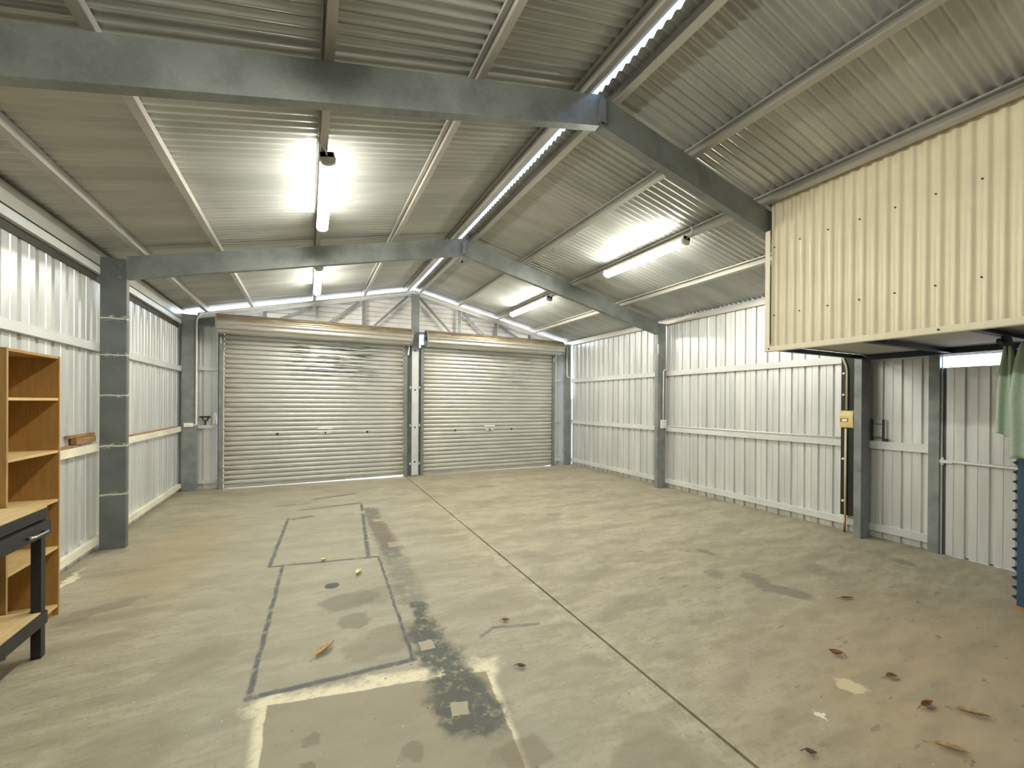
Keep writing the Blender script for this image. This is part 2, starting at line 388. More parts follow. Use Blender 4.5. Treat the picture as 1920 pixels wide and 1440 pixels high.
def purlin(xc, name='purlin', h=PH, w=.05, mat=m_purlin, y0=YF, y1=8.97):
    sd = 1 if xc > 0 else -1
    e = Vector((1, 0, -S * sd)) / sl; nrm = Vector((S * sd, 0, 1)) / sl      # across and away from the slope
    o = Vector((xc, 0, zr(xc))) + e * (w / 2); o.y = y0
    return obj(name, MB().prism(cprof(h, w), o, nrm, -e, (0, y1 - y0, 0)), mat, ceiling)
for x in (-3.59, -2.915, -1.90, -.985, -.135, .135, .985, 1.93, 2.93): purlin(x)
mb = MB()
for x0, x1 in ((-.24, .0), (.0, .050)):
    z0, z1 = zr(x0) + .155, zr(x1) + .155
    mb.quad((x0, YF, z0), (x1, YF, z1), (x1, 9.02, z1), (x0, 9.02, z0)); mb.quad((x0, YF, z0 + .003), (x1, YF, z1 + .003), (x1, 9.02, z1 + .003), (x0, 9.02, z0 + .003))
obj('ridge_cap', mb, m_purlin, ceiling)
# gutter lip on the outside right edge of the ridge opening
obj('ridge_upstand', MB().box(.18, .184, YF, 9.0, zr(.18) + .125, zr(.18) + .16), m_purlin, ceiling)

# side walls
def wall_profile(p):
    k = p / .17
    return [(0, 0), (.062*k, 0), (.066*k, .004), (.074*k, .004), (.078*k, 0), (.132*k, 0), (.139*k, .024), (.163*k, .024), (.17*k, 0)]
def vsheet(p, nrib, z0, z1, sgn, half=False):
    mb = MB(); pr = wall_profile(p); pts = []
    for i in range(nrib): pts += [(i * p + a, d) for a, d in (pr if i == nrib - 1 else pr[:-1])]
    for a, d in pts:
        for z in (z0, z1): mb.v.append((sgn * d, a, z))
    for i in range(len(pts) - 1): mb.f.append((2*i, 2*i+1, 2*i+3, 2*i+2))
    return mb
wr = struct('wall_right'); XWR = 4.002
full = vsheet(.17, 5, .0, 3.09, 1).mesh('wall_sheet'); head = vsheet(.17, 5, 2.06, 3.09, 1).mesh('wall_sheet')
for i in range(-7, 8):
    o = link('wall_sheet', head if i == -1 else full, m_wall, wr); o.location = (XWR, 1.96 + .85 * i, 0)
wl_ = struct('wall_left'); XWL = -3.982
full = vsheet(.2333, 3, .0, 2.98, -1).mesh('wall_sheet')
for i in range(0, 19):
    o = link('wall_sheet', full, m_wall, wl_); o.location = (XWL, 8.93 - .7 * (i + 1), 0)
def girt(x, sgn, z0, z1, y0, y1, par, mat=m_girt, name='girt'):
    h = z1 - z0; a = cprof(h, .048, .016)
    return obj(name, MB().prism(a, (x, y0, z0), (0, 0, 1), (sgn, 0, 0), (0, y1 - y0, 0)), mat, par)
for z0, z1 in ((.085, .165), (1.04, 1.13), (2.06, 2.15)):
    girt(XR, 1, z0, z1, 1.99, 8.74, wr); girt(XL, -1, z0 - .012, z1 - .022, YF, 8.74, wl_, m_girt if z0 > 2 else m_dusty)
girt(XR, 1, .085, .165, YF, 1.1, wr); girt(XR, 1, 1.04, 1.13, YF, 1.1, wr); girt(XR, 1, 2.07, 2.15, YF, 1.98, wr)
girt(XR, 1, 3.0, zr(4.0) + PH, YF, 8.97, wr, m_purlin, 'eave_purlin')
girt(XL, -1, 2.93, 3.085, YF, 8.97, wl_, m_purlin, 'eave_purlin')
girt(XL, -1, 2.845, 2.915, YF, 8.74, wl_, m_girt, 'eave_girt')
obj('eave_strip', MB().box(XL - .046, XL - .040, YF, 8.74, 2.775, 2.846), m_strip, wl_)  # thin dark brown strip just below the left eave girt
obj('eave_ledge', MB().box(XL - .05, XL - .004, YF, 8.74, 2.917, 2.929), m_dark, wl_)
obj('eave_closure', MB().box(XL - .05, XL - .045, YF, 8.97, 2.97, zr(XL) + PH + .03), m_purlin, wl_)
obj('corner_flashing', MB().box(-3.985, -3.88, 8.90, 8.93, 0, 2.93), m_wall, wl_)
obj('corner_flashing', MB().box(3.955, 4.035, 8.78, 8.81, 0, 1.66), m_wall, wr)
obj('door_stop', MB().box(3.985, 4.0, 1.90, 1.99, 0, 1.94), m_steel, wr)
obj('door_sill', MB().box(3.985, 4.0, 1.05, 1.93, -.02, .008), m_dark, wr)
# door jamb in the right wall
obj('door_jamb', MB().prism(cprof(.085, .06), (XR - .03, 1.96, 0), (0, 1, 0), (1, 0, 0), (0, 0, 2.12)), m_steel, wr)
obj('door_jamb', MB().prism(cprof(.085, .06), (XR - .03, 1.02, 0), (0, 1, 0), (1, 0, 0), (0, 0, 2.12)), m_steel, wr)

# wall behind the viewer
wf = struct('wall_front')
mb = vsheet(.2333, 3, 0, 3.0, 1).mesh('wall_sheet')
for i in range(11):
    o = link('wall_sheet', mb, m_wall, wf); o.rotation_euler = (0, 0, -math.pi / 2); o.location = (-3.98 + .7 * i, YF - .02, 0)
    if i == 10: o.scale = (1, .4, 1)
mb = MB(); mb.v = [(-4.0, YF - .02, 2.99), (4.0, YF - .02, 2.99), (0, YF - .02, 3.98)]; mb.f = [(0, 1, 2)]
obj('gable_sheet', mb, m_wall, wf)

# back wall: horizontal sheets in the gable, vertical strips beside the doors
wb = struct('wall_back')
def gable(z0, z1, ye):
    mb = MB(); p = .098; prof = []
    z = z0
    while z < z1 - 1e-6:
        for a, d in ((0, 0), (.070, 0), (.074, .03), (.093, .03)):
            if z + a < z1: prof.append((z + a, d))
        z += p
    prof.append((z1, 0))
    for z, d in prof:
        lim = min(3.86, max(.02, (ZA - .03 - z) / S))
        mb.v += [(-lim, ye + d, z), (lim, ye + d, z)]
    for i in range(len(prof) - 1): mb.f.append((2*i, 2*i+1, 2*i+3, 2*i+2))
    return mb
obj('wall_sheet', gable(3.02, 3.43, 8.945), m_gable, wb); obj('wall_sheet', gable(3.412, 3.86, 8.943), m_gable, wb)
for x0, x1 in ((-3.90, -3.40), (3.44, 3.90)):
    mb = MB(); pts = []
    n = 2; p = (x1 - x0) / n
    for i in range(n): pts += [(i * p + a, d) for a, d in wall_profile(p)[:-1]]
    pts.append((x1 - x0, 0))
    for a, d in pts:
        for z in (0, 3.02): mb.v.append((x0 + a, 8.90 + d, z))
    for i in range(len(pts) - 1): mb.f.append((2*i, 2*i+1, 2*i+3, 2*i+2))
    obj('wall_sheet', mb, m_wall, wb)
    for z in (.10, 1.065, 2.08):
        obj('girt', MB().prism(cprof(.055, .04, .012), (x0 + .18 if x0 < 0 else x0, 8.855, z), (0, 0, 1), (0, 1, 0), ((x1 - x0 - .18), 0, 0)), m_girt, wb)
for x in (-3.428, 3.440):
    obj('jamb', MB().box(x, x + .03, 8.80, 8.86, 0, 2.99), m_steel, wb)
obj('header', MB().box(-3.715, -3.46, 8.80, 8.86, 2.86, 3.03), m_steel, wb)

# ---------------------------------------------------------------- steel portal frames
def portal(name, Y, label, lmat, x_in_right=3.755, scar=False):
    t = tag(empty(name, (0, Y, 0)), label, 'steel frame')
    cp = cprof(.2, .072, .02, .004)
    L = lambda nm, mb, mat=m_steel: obj(nm, mb, mat, t)
    L('column', MB().prism(cprof(.21, .072, .02, .004), (XL, 0, 0), (1, 0, 0), (0, 1, 0), (0, 0, zr(XL) + .012)), lmat)
    L('column', MB().prism(cprof(XR - x_in_right, .072, .02, .004), (x_in_right, 0, 0), (1, 0, 0), (0, 1, 0), (0, 0, zr(XR) + .012)))
    D = .237
    for sd in (-1, 1):
        xo = (XL + .212) if sd < 0 else x_in_right - .002
        L('rafter', MB().prism(cprof(D, .072, .02, .004), (xo, 0, zr(xo) - D), (0, 0, 1), (0, 1, 0), (-xo + sd * .004, 0, zr(0) - zr(xo))))
    L('apex_bracket', MB().prism(cprof(.05, .03, .008, .003), (-.025, -.031, zr(0) - D + .012), (1, 0, 0), (0, 1, 0), (0, 0, D - .06)))
    for sd in (-1, 1):
        xo = (XL + .16) if sd < 0 else x_in_right + .03
        for k in range(2):
            b = L('bolt', MB().tube([(xo, -.012, 2.83 + .12 * k), (xo, .0, 2.83 + .12 * k)], .012, 6))
    return t
portal('portal_frame', Y1, 'nearest galvanised steel portal frame, its rafter crossing above the cream loft', m_steel)
portal('portal_frame', Y2, 'middle galvanised steel portal frame with white scraped lines on its left column', m_scr)
# gable frame with truss webs and a king post
gf = tag(empty('gable_frame', (0, Y3, 0)), 'far gable end steel frame with truss webs above the roller doors', 'steel frame')
obj('column', MB().prism(cprof(.205, .07, .02, .004), (XL, 0, 0), (1, 0, 0), (0, 1, 0), (0, 0, zr(XL) + .01)), m_steel, gf)
obj('column', MB().prism(cprof(.2, .07, .02, .004), (3.75, 0, 0), (1, 0, 0), (0, 1, 0), (0, 0, zr(XR) + .01)), m_steel, gf)
for sd in (-1, 1):
    xo = -3.72 if sd < 0 else 3.745
    obj('rafter', MB().prism(cprof(.10, .07, .02, .004), (xo, 0, zr(xo) - .10), (0, 0, 1), (0, 1, 0), (-xo + sd * .003, 0, zr(0) - zr(xo))), m_girt, gf)
obj('bottom_chord', MB().box(-3.44, 3.74, .07, .11, 2.99, 3.05), m_steel, gf)
for x in (-2.72, -1.85, -1.005, 1.02, 1.90, 2.78):
    obj('web_post', MB().box(x - .03, x + .03, .045, .07, 3.05, zr(x) - .10), m_steel, gf)
for (xa, xb) in ((-2.50, -1.93), (-1.66, -1.09), (-.83, -.13), (.83, .13), (1.66, 1.10), (2.50, 1.98)):
    obj('diagonal_brace', MB().bar((xa, .06, 3.06), (xb, .06, zr(xb) - .11), .04, .045), m_steel, gf)
kp = obj('king_post', MB().prism(cprof(.155, .06, .018, .004), (-.066, -.085, 0), (1, 0, 0), (0, 1, 0), (0, 0, zr(0) - .10)), m_steel, gf)
obj('post_cover', MB().box(-.060, .075, -.089, -.0855, .03, 2.60), m_girt, kp)
obj('king_post_base', MB().box(-.150, .0, .02, .10, 0, 2.97).box(.0, .152, .02, .10, 0, 2.70), m_steel, gf)
for z in (.30, 1.02, 1.80, 2.62):
    obj('bolt_hole', MB().tube([(.005, -.093, z), (.005, -.0835, z)], .018, 10), m_dark, kp)
for z in (.24, 1.04, 1.83):
    for x in (-.085, .108):
        obj('clip', MB().box(x - .012, x + .012, -.07, -.05, z, z + .045), m_white, gf)

# ---------------------------------------------------------------- roller doors
SP = .0858
def slatmesh(x0, x1):
    mb = MB(); prof = [(0, .004), (.001, .022), (.015, .022), (.017, -.006), (.032, -.011), (.058, -.011), (.078, -.006), (.0858, .004)]
    th = .0015
    for z, y in prof: mb.v += [(x0, y, z), (x1, y, z)]
    for i in range(len(prof) - 1): mb.f.append((2*i, 2*i+1, 2*i+3, 2*i+2))
    n = len(mb.v)
    for z, y in prof: mb.v += [(x0, y + th + .006, z), (x1, y + th + .006, z)]
    for i in range(len(prof) - 1): mb.f.append((n+2*i, n+2*i+2, n+2*i+3, n+2*i+1))
    return mb
def roller_door(name, x0, x1, dx0, dx1, ms, gap, gx):
    d = struct(name); YC = 8.785
    sm = slatmesh(x0 + .006, x1 - .006).mesh('slat', False)
    for i in range(32):
        o = link('slat', sm, ms, d); o.location = (0, YC, .055 + i * SP)
    # bottom rail, lifted at one end by the uneven slab
    mb = MB()
    zl, zrr = gap
    mb.prism([(x0 + .01, zl), (gx, zl + .004), (x1 - .01, zrr), (x1 - .01, .066), (x0 + .01, .066)], (0, YC - .014, 0), (1, 0, 0), (0, 0, 1), (0, .02, 0))
    obj('bottom_rail', mb, m_tan if name == 'door_9' else m_purlin, d)
    for a, b in ((x0 - .062, x0 + .004), (x1 - .004, x1 + .062)):
        obj('guide_rail', MB().prism([(0,0),(.066,0),(.066,.012),(.014,.012),(.014,.05),(.066,.05),(.066,.062),(0,.062)] if a < x0 else [(0,0),(.066,0),(.066,.062),(0,.062),(0,.05),(.052,.05),(.052,.012),(0,.012)], (a, YC - .045, .0), (1, 0, 0), (0, 1, 0), (0, 0, 2.76)), m_steel, d)
    # drum
    mb = MB(); n = 132; R0 = .155; yc, zc = 8.60, 2.875
    for x in (dx0, dx1):
        for i in range(n):
            a = 2 * math.pi * i / n; r = R0 + .016 * (1 - abs(math.cos(a * 5.5 + .5)) ** 3) - .006 * math.sin(a * 11 + 1)
            mb.v.append((x, yc + r * math.cos(a), zc + r * math.sin(a)))
    for i in range(n): j = (i + 1) % n; mb.f.append((i, j, n + j, n + i))
    obj('roller_drum', mb, m_drum, d, True)
    for x in (dx0 - .012, dx1 - .012):
        mb = MB().tube([(x, yc, zc), (x + .024, yc, zc)], .166, 36); obj('drum_end', mb, m_dark, d)
        mb = MB()
        for i in range(36):
            a = 2 * math.pi * i / 36; b = 2 * math.pi * (i + 1) / 36; xx = x + .012
            for (ra, rb) in ((.160, .170),):
                mb.quad((xx - .014, yc + rb*math.cos(a), zc + rb*math.sin(a)), (xx + .014, yc + rb*math.cos(a), zc + rb*math.sin(a)), (xx + .014, yc + rb*math.cos(b), zc + rb*math.sin(b)), (xx - .014, yc + rb*math.cos(b), zc + rb*math.sin(b)))
        obj('drum_rim', mb, m_purlin, d, True)
    for x in (dx0 - .05, dx1 + .01):
        obj('drum_bracket', MB().box(x, x + .04, yc - .02, 8.76, zc - .03, zc + .03), m_steel, d)
    return d
d1 = roller_door('door_1', -3.34, -.20, -3.40, -.10, m_slat1, (.006, .034), -2.2)
d2 = roller_door('door_2', .204, 3.405, .215, 3.545, m_slat2, (.004, .028), 3.15)
def lock(d, x, z, spots, sticker):
    obj('lock_plate', MB().box(x - .10, x + .10, 8.764, 8.772, z - .022, z + .022), m_girt, d)
    obj('lock_knob', MB().tube([(x, 8.745, z), (x, 8.765, z)], .017, 10), m_black, d)
    obj('sticker', MB().box(x - .13 + sticker, x + .13 + sticker, 8.7695, 8.7725, z + .07, z + .105), m_white, d)
    for s in spots: obj('vent_plug', MB().box(s - .017, s + .017, 8.766, 8.773, z - .02, z + .02), m_dark, d)
lock(d1, -1.70, .945, (-2.51, -.93), 0)
lock(d2, 1.74, .93, (.92, 2.3), 0)
obj('stop_bracket', MB().prism([(0, 0), (.03, 0), (.05, .16), (.03, .2)], (-.15, 8.69, 2.52), (1, 0, 0), (0, 0, 1), (0, .03, 0)), m_white, d1)
for d, x in ((d1, -3.375), (d2, 3.425)):
    obj('guide_lead', MB().box(x - .006, x + .006, 8.715, 8.735, 2.55, 2.66), m_white, d)
obj('guide_liner', MB().box(-3.342, -3.330, 8.735, 8.748, .02, 2.42), m_ivory, d1)

# ---------------------------------------------------------------- side door in the right wall
d3 = struct('door_3')
mb = vsheet(.17, 5, .004, 1.942, 1)
o = obj('door_sheet', mb, m_wall, d3); o.location = (3.965, 1.108, 0)
obj('door_rail', MB().tube([(3.945, 1.11, .958), (3.945, 1.90, .972)], .017, 10), m_girt, d3)
obj('latch', MB().box(3.925, 3.945, 1.86, 1.97, .95, .985).box(3.93, 3.955, 1.93, 1.955, .93, 1.01), m_girt, d3, bevel=.004)
obj('hinge_post', MB().tube([(3.952, 1.952, .0), (3.952, 1.952, 1.94)], .010, 10), m_girt, d3)

# ================================================================ THINGS
# cream loft under the roof
loft = tag(empty('storage_loft', (2.0, 2.57, 2.06)), 'cream corrugated storage loft hung under the right roof slope', 'loft')
loft_loc = Vector((2.0, 2.57, 2.06))
def lobj(nm, mb, mat, smooth=False, **kw):
    mb.v = [tuple(Vector(v) - loft_loc) for v in mb.v]; return obj(nm, mb, mat, loft, smooth, **kw)
def cream(y0, ncor, z0, z1):
    mb = MB(); n = ncor * 10
    for i in range(n + 1):
        yy = y0 - i * .0757 / 10; c = math.cos(2 * math.pi * (i / 10 + .3)); d = .0105 * math.copysign(abs(c) ** .6, c)
        for z in (z0, z1): mb.v.append((2.018 - d, yy, z))
    for i in range(n): mb.f.append((2*i, 2*i+1, 2*i+3, 2*i+2))
    return mb
lobj('cladding_sheet', cream(2.528, 10, 2.075, zr(2.0) + .045), m_cream, True)
y = 2.528 - .757
for i in range(6):
    lobj('cladding_sheet', cream(y, 10, 2.075, zr(2.0) + .045), m_cream, True); y -= .757
lobj('corner_flashing', MB().box(1.993, 1.999, 2.525, 2.570, 2.06, 3.22).box(1.998, 2.05, 2.566, 2.572, 2.06, 3.22), m_creamtrim)
lobj('bottom_flashing', MB().box(1.992, 1.998, -2.5, 2.572, 2.058, 2.105).box(1.992, 2.04, -2.5, 2.572, 2.056, 2.060), m_creamtrim)
for iy in range(26):
    yy = 2.49 - iy * .227
    if yy < .6: break
    for z in (2.40, 3.05): lobj('screw', MB().tube([(2.001, yy, z), (2.012, yy, z)], .006, 6), m_black)
for yy in (2.53, 1.33): lobj('screw', MB().tube([(1.988, yy, 2.082), (1.998, yy, 2.082)], .008, 6), m_black)
lobj('floor_panel', MB().box(2.036, 3.90, -2.5, 2.552, 2.125, 2.14), m_under)
def angle(o, d, mat=m_navy):
    return MB().prism([(0,0),(.05,0),(.05,.005),(.005,.005),(.005,.05),(0,.05)], o, (0, -1, 0), (0, 0, 1), d)
for yy in (2.57, 1.87, 1.24, .5):
    lobj('joist', angle((2.06, yy, 2.073), (1.70, 0, 0)), m_navy)
    if yy < 2.5: lobj('joist_face', MB().box(2.3, 3.72, yy + .001, yy + .006, 2.085, 2.122), m_steel)
lobj('bearer', MB().prism([(0,0),(.05,0),(.05,.006),(.006,.006),(.006,.06),(0,.06)], (3.765, -2.5, 2.065), (1, 0, 0), (0, 0, 1), (0, 5.06, 0)), m_navy)
lobj('end_sheet', MB().box(2.05, 3.74, 2.555, 2.56, 2.14, 2.9), m_cream)
lobj('bracket', MB().bar((2.78, 1.215, 2.08), (2.85, 1.175, 1.80), .045, .03), m_navy)
lobj('bracket_hook', MB().bar((2.74, 1.24, 2.05), (3.0, 1.19, 1.93), .03, .03), m_navy)

# fluorescent battens
t_e = NT('lit_diffuser'); t_e.b.inputs['Base Color'].default_value = (.9, .9, .85, 1)
t_e.b.inputs['Emission Color'].default_value = (1, .985, .86, 1); t_e.b.inputs['Emission Strength'].default_value = LAMP
m_lit = t_e.m
def batten(x, y0, y1, label, side):
    L = y1 - y0; ztop = zr(x) - .004
    t = tag(empty('fluorescent_light', (x, y0, ztop)), label, 'light', 'fluorescent battens under the purlins')
    t.rotation_euler = (0, math.atan(S) * (1 if x > 0 else -1), 0)
    obj('housing', MB().prism([(-.045, -.002), (.045, -.002), (.05, -.04), (-.05, -.04)], (0, 0, 0), (1, 0, 0), (0, 0, 1), (0, L, 0)), m_grey, t)
    pr = [(.052, -.04), (.056, -.055), (.046, -.082), (.022, -.094), (-.022, -.094), (-.046, -.082), (-.056, -.055), (-.052, -.04)]
    obj('diffuser', MB().prism(pr, (0, .035, 0), (1, 0, 0), (0, 0, 1), (0, L - .06, 0)), m_lit, t)
    for a in (0, L - .025):
        obj('end_cap', MB().prism([(p * 1.06, q - .001) for p, q in pr[::1]] + [(-.054, -.003), (.054, -.003)], (0, a, 0), (1, 0, 0), (0, 0, 1), (0, .034, 0)), m_grey, t)
    obj('cable', MB().tube([(0, .01, -.03), (-.01, -.05, -.02), (-.05, -.11, .01), (-.06, -.10, .05), (-.03, -.06, .06)], .006, 6), m_grey, t, True)
    return t
battens = [
    (-1.885, 3.50, 4.93, 'lit fluorescent batten on the left roof slope nearest the viewer', -1),
    (-1.885, 6.42, 7.92, 'lit fluorescent batten on the left roof slope beyond the middle frame', -1),
    (1.90, 3.42, 4.85, 'lit fluorescent batten on the right roof slope beside the cream loft', 1),
    (-1.885, .32, 1.76, 'lit fluorescent batten on the left roof slope over the viewer, above the frame', -1),
    (1.90, 6.42, 7.95, 'lit fluorescent batten on the right roof slope above the far roller door', 1)]
for a in battens: batten(*a)

# sensor under the middle apex
t = tag(empty('sensor', (0, 5.72, 3.612)), 'small dark sensor hanging under the apex of the middle frame', 'sensor')
obj('body', MB().box(-.03, .01, -.02, .03, -.02, .045), m_steel, t, bevel=.004); obj('lens', MB().tube([(-.01, -.005, -.045), (-.01, .005, -.018)], .014, 10), m_black, t)

# bookcase against the left wall
bc = tag(empty('bookcase', (-3.77, 3.82, 0)), 'tall orange-brown open bookcase behind the workbench', 'bookcase')
def bobj(nm, x0, x1, y0, y1, z0, z1, mat, par=bc, **kw):
    o = Vector((-3.77, 3.82, 0)); return obj(nm, MB().box(x0-o.x, x1-o.x, y0-o.y, y1-o.y, z0, z1), mat, par, **kw)
bx0, bx1, by0, by1 = -3.918, -3.615, 3.525, 4.125
p1 = bobj('side_panel', bx0, bx1 - .002, by0, by0 + .018, 0, 1.86, m_case); p2 = bobj('side_panel', bx0, bx1 - .002, by1 - .018, by1, 0, 1.86, m_case)
bobj('front_edge', bx1 - .002, bx1, by0, by0 + .018, 0, 1.86, m_edge, p1); bobj('front_edge', bx1 - .002, bx1, by1 - .018, by1, 0, 1.86, m_edge, p2)
bobj('top_panel', bx0, bx1 - .004, by0 + .018, by1 - .018, 1.842, 1.859, m_case)
bobj('back_panel', bx0, bx0 + .008, by0 + .018, by1 - .018, 0.0, 1.842, m_case)
for z in (1.562, 1.188, .838, .498, .078):
    bobj('shelf', bx0 + .008, bx1 - .004, by0 + .018, by1 - .018, z - .018, z, m_shelf)
bobj('plinth', bx1 - .05, bx1 - .03, by0 + .018, by1 - .018, 0, .06, m_case)

# workbench
wb_ = tag(empty('workbench', (-3.68, 3.0, 0)), 'black framed workbench with wooden top, drawer and low shelf', 'workbench')
def wobj(nm, x0, x1, y0, y1, z0, z1, mat, par=wb_, **kw):
    o = Vector((-3.68, 3.0, 0)); return obj(nm, MB().box(x0-o.x, x1-o.x, y0-o.y, y1-o.y, z0, z1), mat, par, **kw)
wx0, wx1, wy0, wy1 = -3.91, -3.43, 2.2, 3.505
wobj('top', wx0, wx1, wy0, wy1, .886, .906, m_bench, bevel=.002)
wobj('top_edge', wx1, wx1 + .008, wy0, wy1 - .004, .838, .896, m_black)
wobj('apron', wx0, wx1 - .004, wy1 - .03, wy1 - .008, .80, .886, m_black)
for x in (wx0, wx1 - .05):
    for yv in (wy0 + .005, wy1 - .05):
        wobj('leg', x, x + .045, yv, yv + .045, 0, .886, m_black)
wobj('lower_shelf', wx0, wx1 - .006, wy0, wy1 - .01, .262, .278, m_bench)
wobj('shelf_rail', wx1 - .006, wx1 + .004, wy0, wy1, .195, .270, m_black); wobj('shelf_rail', wx0, wx1 - .006, wy1 - .01, wy1 - .001, .195, .262, m_black)
dr = wobj('drawer', wx1 - .02, wx1 + .03, 2.75, 3.478, .742, .826, m_black, bevel=.003)
hx = wx1 + .03 + 3.68
obj('handle', MB().tube([(hx, .235, .778), (hx + .026, .235, .78), (hx + .028, .25, .78), (hx + .028, .365, .78), (hx + .026, .38, .78), (hx, .38, .778)], [.010, .008, .006, .006, .008, .010], 8), m_chrome, dr, True)

# timber on the left girt
def thing_box(name, label, cat, b, mat, **kw):
    c = ((b[0]+b[1])/2, (b[2]+b[3])/2, b[4]); o = obj(name, MB().box(b[0]-c[0], b[1]-c[0], b[2]-c[1], b[3]-c[1], 0, b[5]-b[4]), mat, None, **kw)
    o.location = c; tag(o, label, cat); return o
ZG = 1.108
thing_box('timber_offcut', 'long flat timber offcut lying along the left wall girt', 'timber', (-3.977, -3.935, 4.3, 5.26, ZG + .002, ZG + .022), m_timber, bevel=.003)
t = thing_box('timber_block', 'short dark timber block wedged beside the scraped left column', 'timber', (-3.975, -3.93, 5.2, 5.62, ZG + .024, ZG + .085), m_timber, bevel=.004); t.rotation_euler = (0, 0, .02)
thing_box('timber_batten', 'thin upper timber batten resting on the block by the left column', 'timber', (-3.977, -3.945, 5.12, 5.63, ZG + .088, ZG + .115), m_timber, bevel=.003)
thing_box('timber_strip', 'thin brown timber strip on the left girt between middle frame and corner', 'timber', (-3.975, -3.945, 6.3, 8.6, ZG + .002, ZG + .016), m_timber, bevel=.002)

# bottle and fork handle on the short girt beside the left door
t = tag(empty('bottle', (-3.485, 8.868, 1.122)), 'white plastic bottle standing on the short girt beside the left roller door', 'bottle')
o = obj('body', MB().tube([(0,0,0),(0,0,.005),(0,0,.15),(0,0,.185),(0,0,.20)], [.026,.031,.031,.024,.014], 14), m_white, t, True)
obj('cap', MB().tube([(0,0,.20),(0,0,.222)], .014, 12), m_white, t)
t = tag(empty('tool_handle', (-3.62, 8.868, 1.122)), 'black Y-shaped tool handle standing beside the white bottle', 'tool')
obj('grip', MB().tube([(-.085, 0, .145), (.075, 0, .145)], .012, 8), m_black, t)
obj('yoke', MB().tube([(-.05, 0, .143), (-.03, 0, .09), (0, 0, .065), (.03, 0, .09), (.05, 0, .143)], .010, 8), m_black, t, True)
obj('shaft', MB().tube([(0, 0, 0), (0, 0, .066)], .011, 8), m_black, t)

# electrical: left rear outlet with conduit along the gable, right outlet on the middle frame
def outlet(name, label, loc, w, h, n):
    t = tag(empty(name, loc), label, 'power outlet')
    obj('box', MB().box(-w/2, w/2, -.035, 0, 0, h), m_white, t, bevel=.004)
    for k in range(n):
        obj('face_plate', MB().box(-w/2 + .006, w/2 - .006, -.04, -.035, h * k / n + .006, h * (k + 1) / n - .006), m_white, t)
        obj('switch', MB().box(-.01, .01, -.043, -.04, h * k / n + .02, h * k / n + .035), m_grey, t)
    return t
outlet('power_outlet', 'white power outlet on the far left corner column', (-3.83, 8.758, 1.10), .13, .068, 1)
outlet('power_outlet', 'double white power outlet on the right column of the middle frame', (3.885, 5.678, 1.095), .13, .155, 2)
cd = tag(obj('conduit', MB().tube([(-3.765, 8.742, 1.13), (-3.735, 8.742, 1.135), (-3.722, 8.742, 1.16), (-3.722, 8.742, 2.9), (-3.71, 8.742, 2.97), (-3.66, 8.742, 3.04), (-3.55, 8.742, 3.07),
        (-1.8, 8.742, 3.447), (-.12, 8.742, 3.815), (0, 8.742, 3.83), (.12, 8.742, 3.81), (1.5, 8.742, 3.515), (3.5, 8.742, 3.08), (3.70, 8.742, 3.035), (3.79, 8.742, 2.98), (3.815, 8.742, 2.90), (3.82, 8.742, 2.28), (3.835, 8.742, 2.20), (3.90, 8.742, 2.18), (3.945, 8.742, 2.18)], .014, 8), m_conduit, None, True),
    'pale grey conduit following the far gable rafter from corner to corner', 'conduit')
tag(obj('conduit', MB().tube([(3.965, 5.655, 2.17), (3.90, 5.66, 2.165), (3.875, 5.66, 2.14), (3.872, 5.66, 1.25)], .012, 8), m_conduit, None, True), 'short white conduit dropping to the double outlet on the middle frame', 'conduit')
tag(obj('conduit', MB().tube([(3.94, 5.60, 1.142), (3.94, 2.86, 1.142)], .010, 8), m_conduit, None, True), 'long pale conduit lying on the lower girt of the right wall', 'conduit')
t = tag(empty('tie_hook', (3.75, 5.676, 2.45)), 'small rusty hook on the right column of the middle frame', 'hook')
obj('plate', MB().box(-.012, .012, -.012, 0, 0, .18), m_girt, t); obj('hook', MB().tube([(0, -.01, .02), (-.0, -.04, -.02), (.01, -.05, -.06), (.02, -.03, -.08)], .007, 6), m_timber, t, True)

# switchboard
thing_box('mounting_board', 'tall black mounting board behind the cream circuit breaker box', 'board', (3.905, 3.945, 2.690, 2.842, .205, 2.13), m_bboard, bevel=.002)
t = tag(empty('breaker_box', (3.903, 2.765, 1.265)), 'cream circuit breaker box on the black mounting board', 'breaker box')
obj('cover', MB().prism([(0, 0), (0, .215), (-.03, .205), (-.045, .15), (-.045, .07), (-.03, .01)], (0, -.068, 0), (1, 0, 0), (0, 0, 1), (0, .138, 0)), m_yellow, t, bevel=.003)
w = obj('window', MB().box(-.0475, -.045, -.022, .062, .075, .122), m_timber, t)
for k in range(3): obj('breaker', MB().box(-.053, -.0475, -.012 + .018 * k, .003 + .018 * k, .082, .112), m_white, w)
for yy, zz in ((-.055, .2), (.058, .2), (-.055, .02)): obj('screw', MB().tube([(-.036, yy, zz), (-.028, yy, zz)], .005, 6), m_tan, t)
t = tag(empty('conduit', (3.890, 2.782, .2)), 'ivory conduit running up the black mounting board', 'conduit')
obj('lower_pipe', MB().tube([(0, 0, 0), (0, 0, 1.06)], .013, 8), m_ivory, t, True)
obj('upper_pipe', MB().tube([(0, -.008, 1.285), (0, -.008, 1.75), (0, .0, 1.82), (0, .03, 1.90), (0, .036, 1.93)], .012, 8), m_ivory, t, True)
for z in (.17, .68, 1.46, 1.72): obj('saddle', MB().box(-.016, .012, .012, .034, z, z + .022), m_white, t)
tag(obj('copper_pipe', MB().tube([(3.895, 2.79, .0), (3.895, 2.79, .2)], .014, 8), m_copper, None, True), 'copper pipe stub rising from the floor below the black mounting board', 'pipe')
t = tag(empty('conduit', (3.885, 2.672, 0)), 'thin pale conduit beside the right column of the nearest frame', 'conduit')
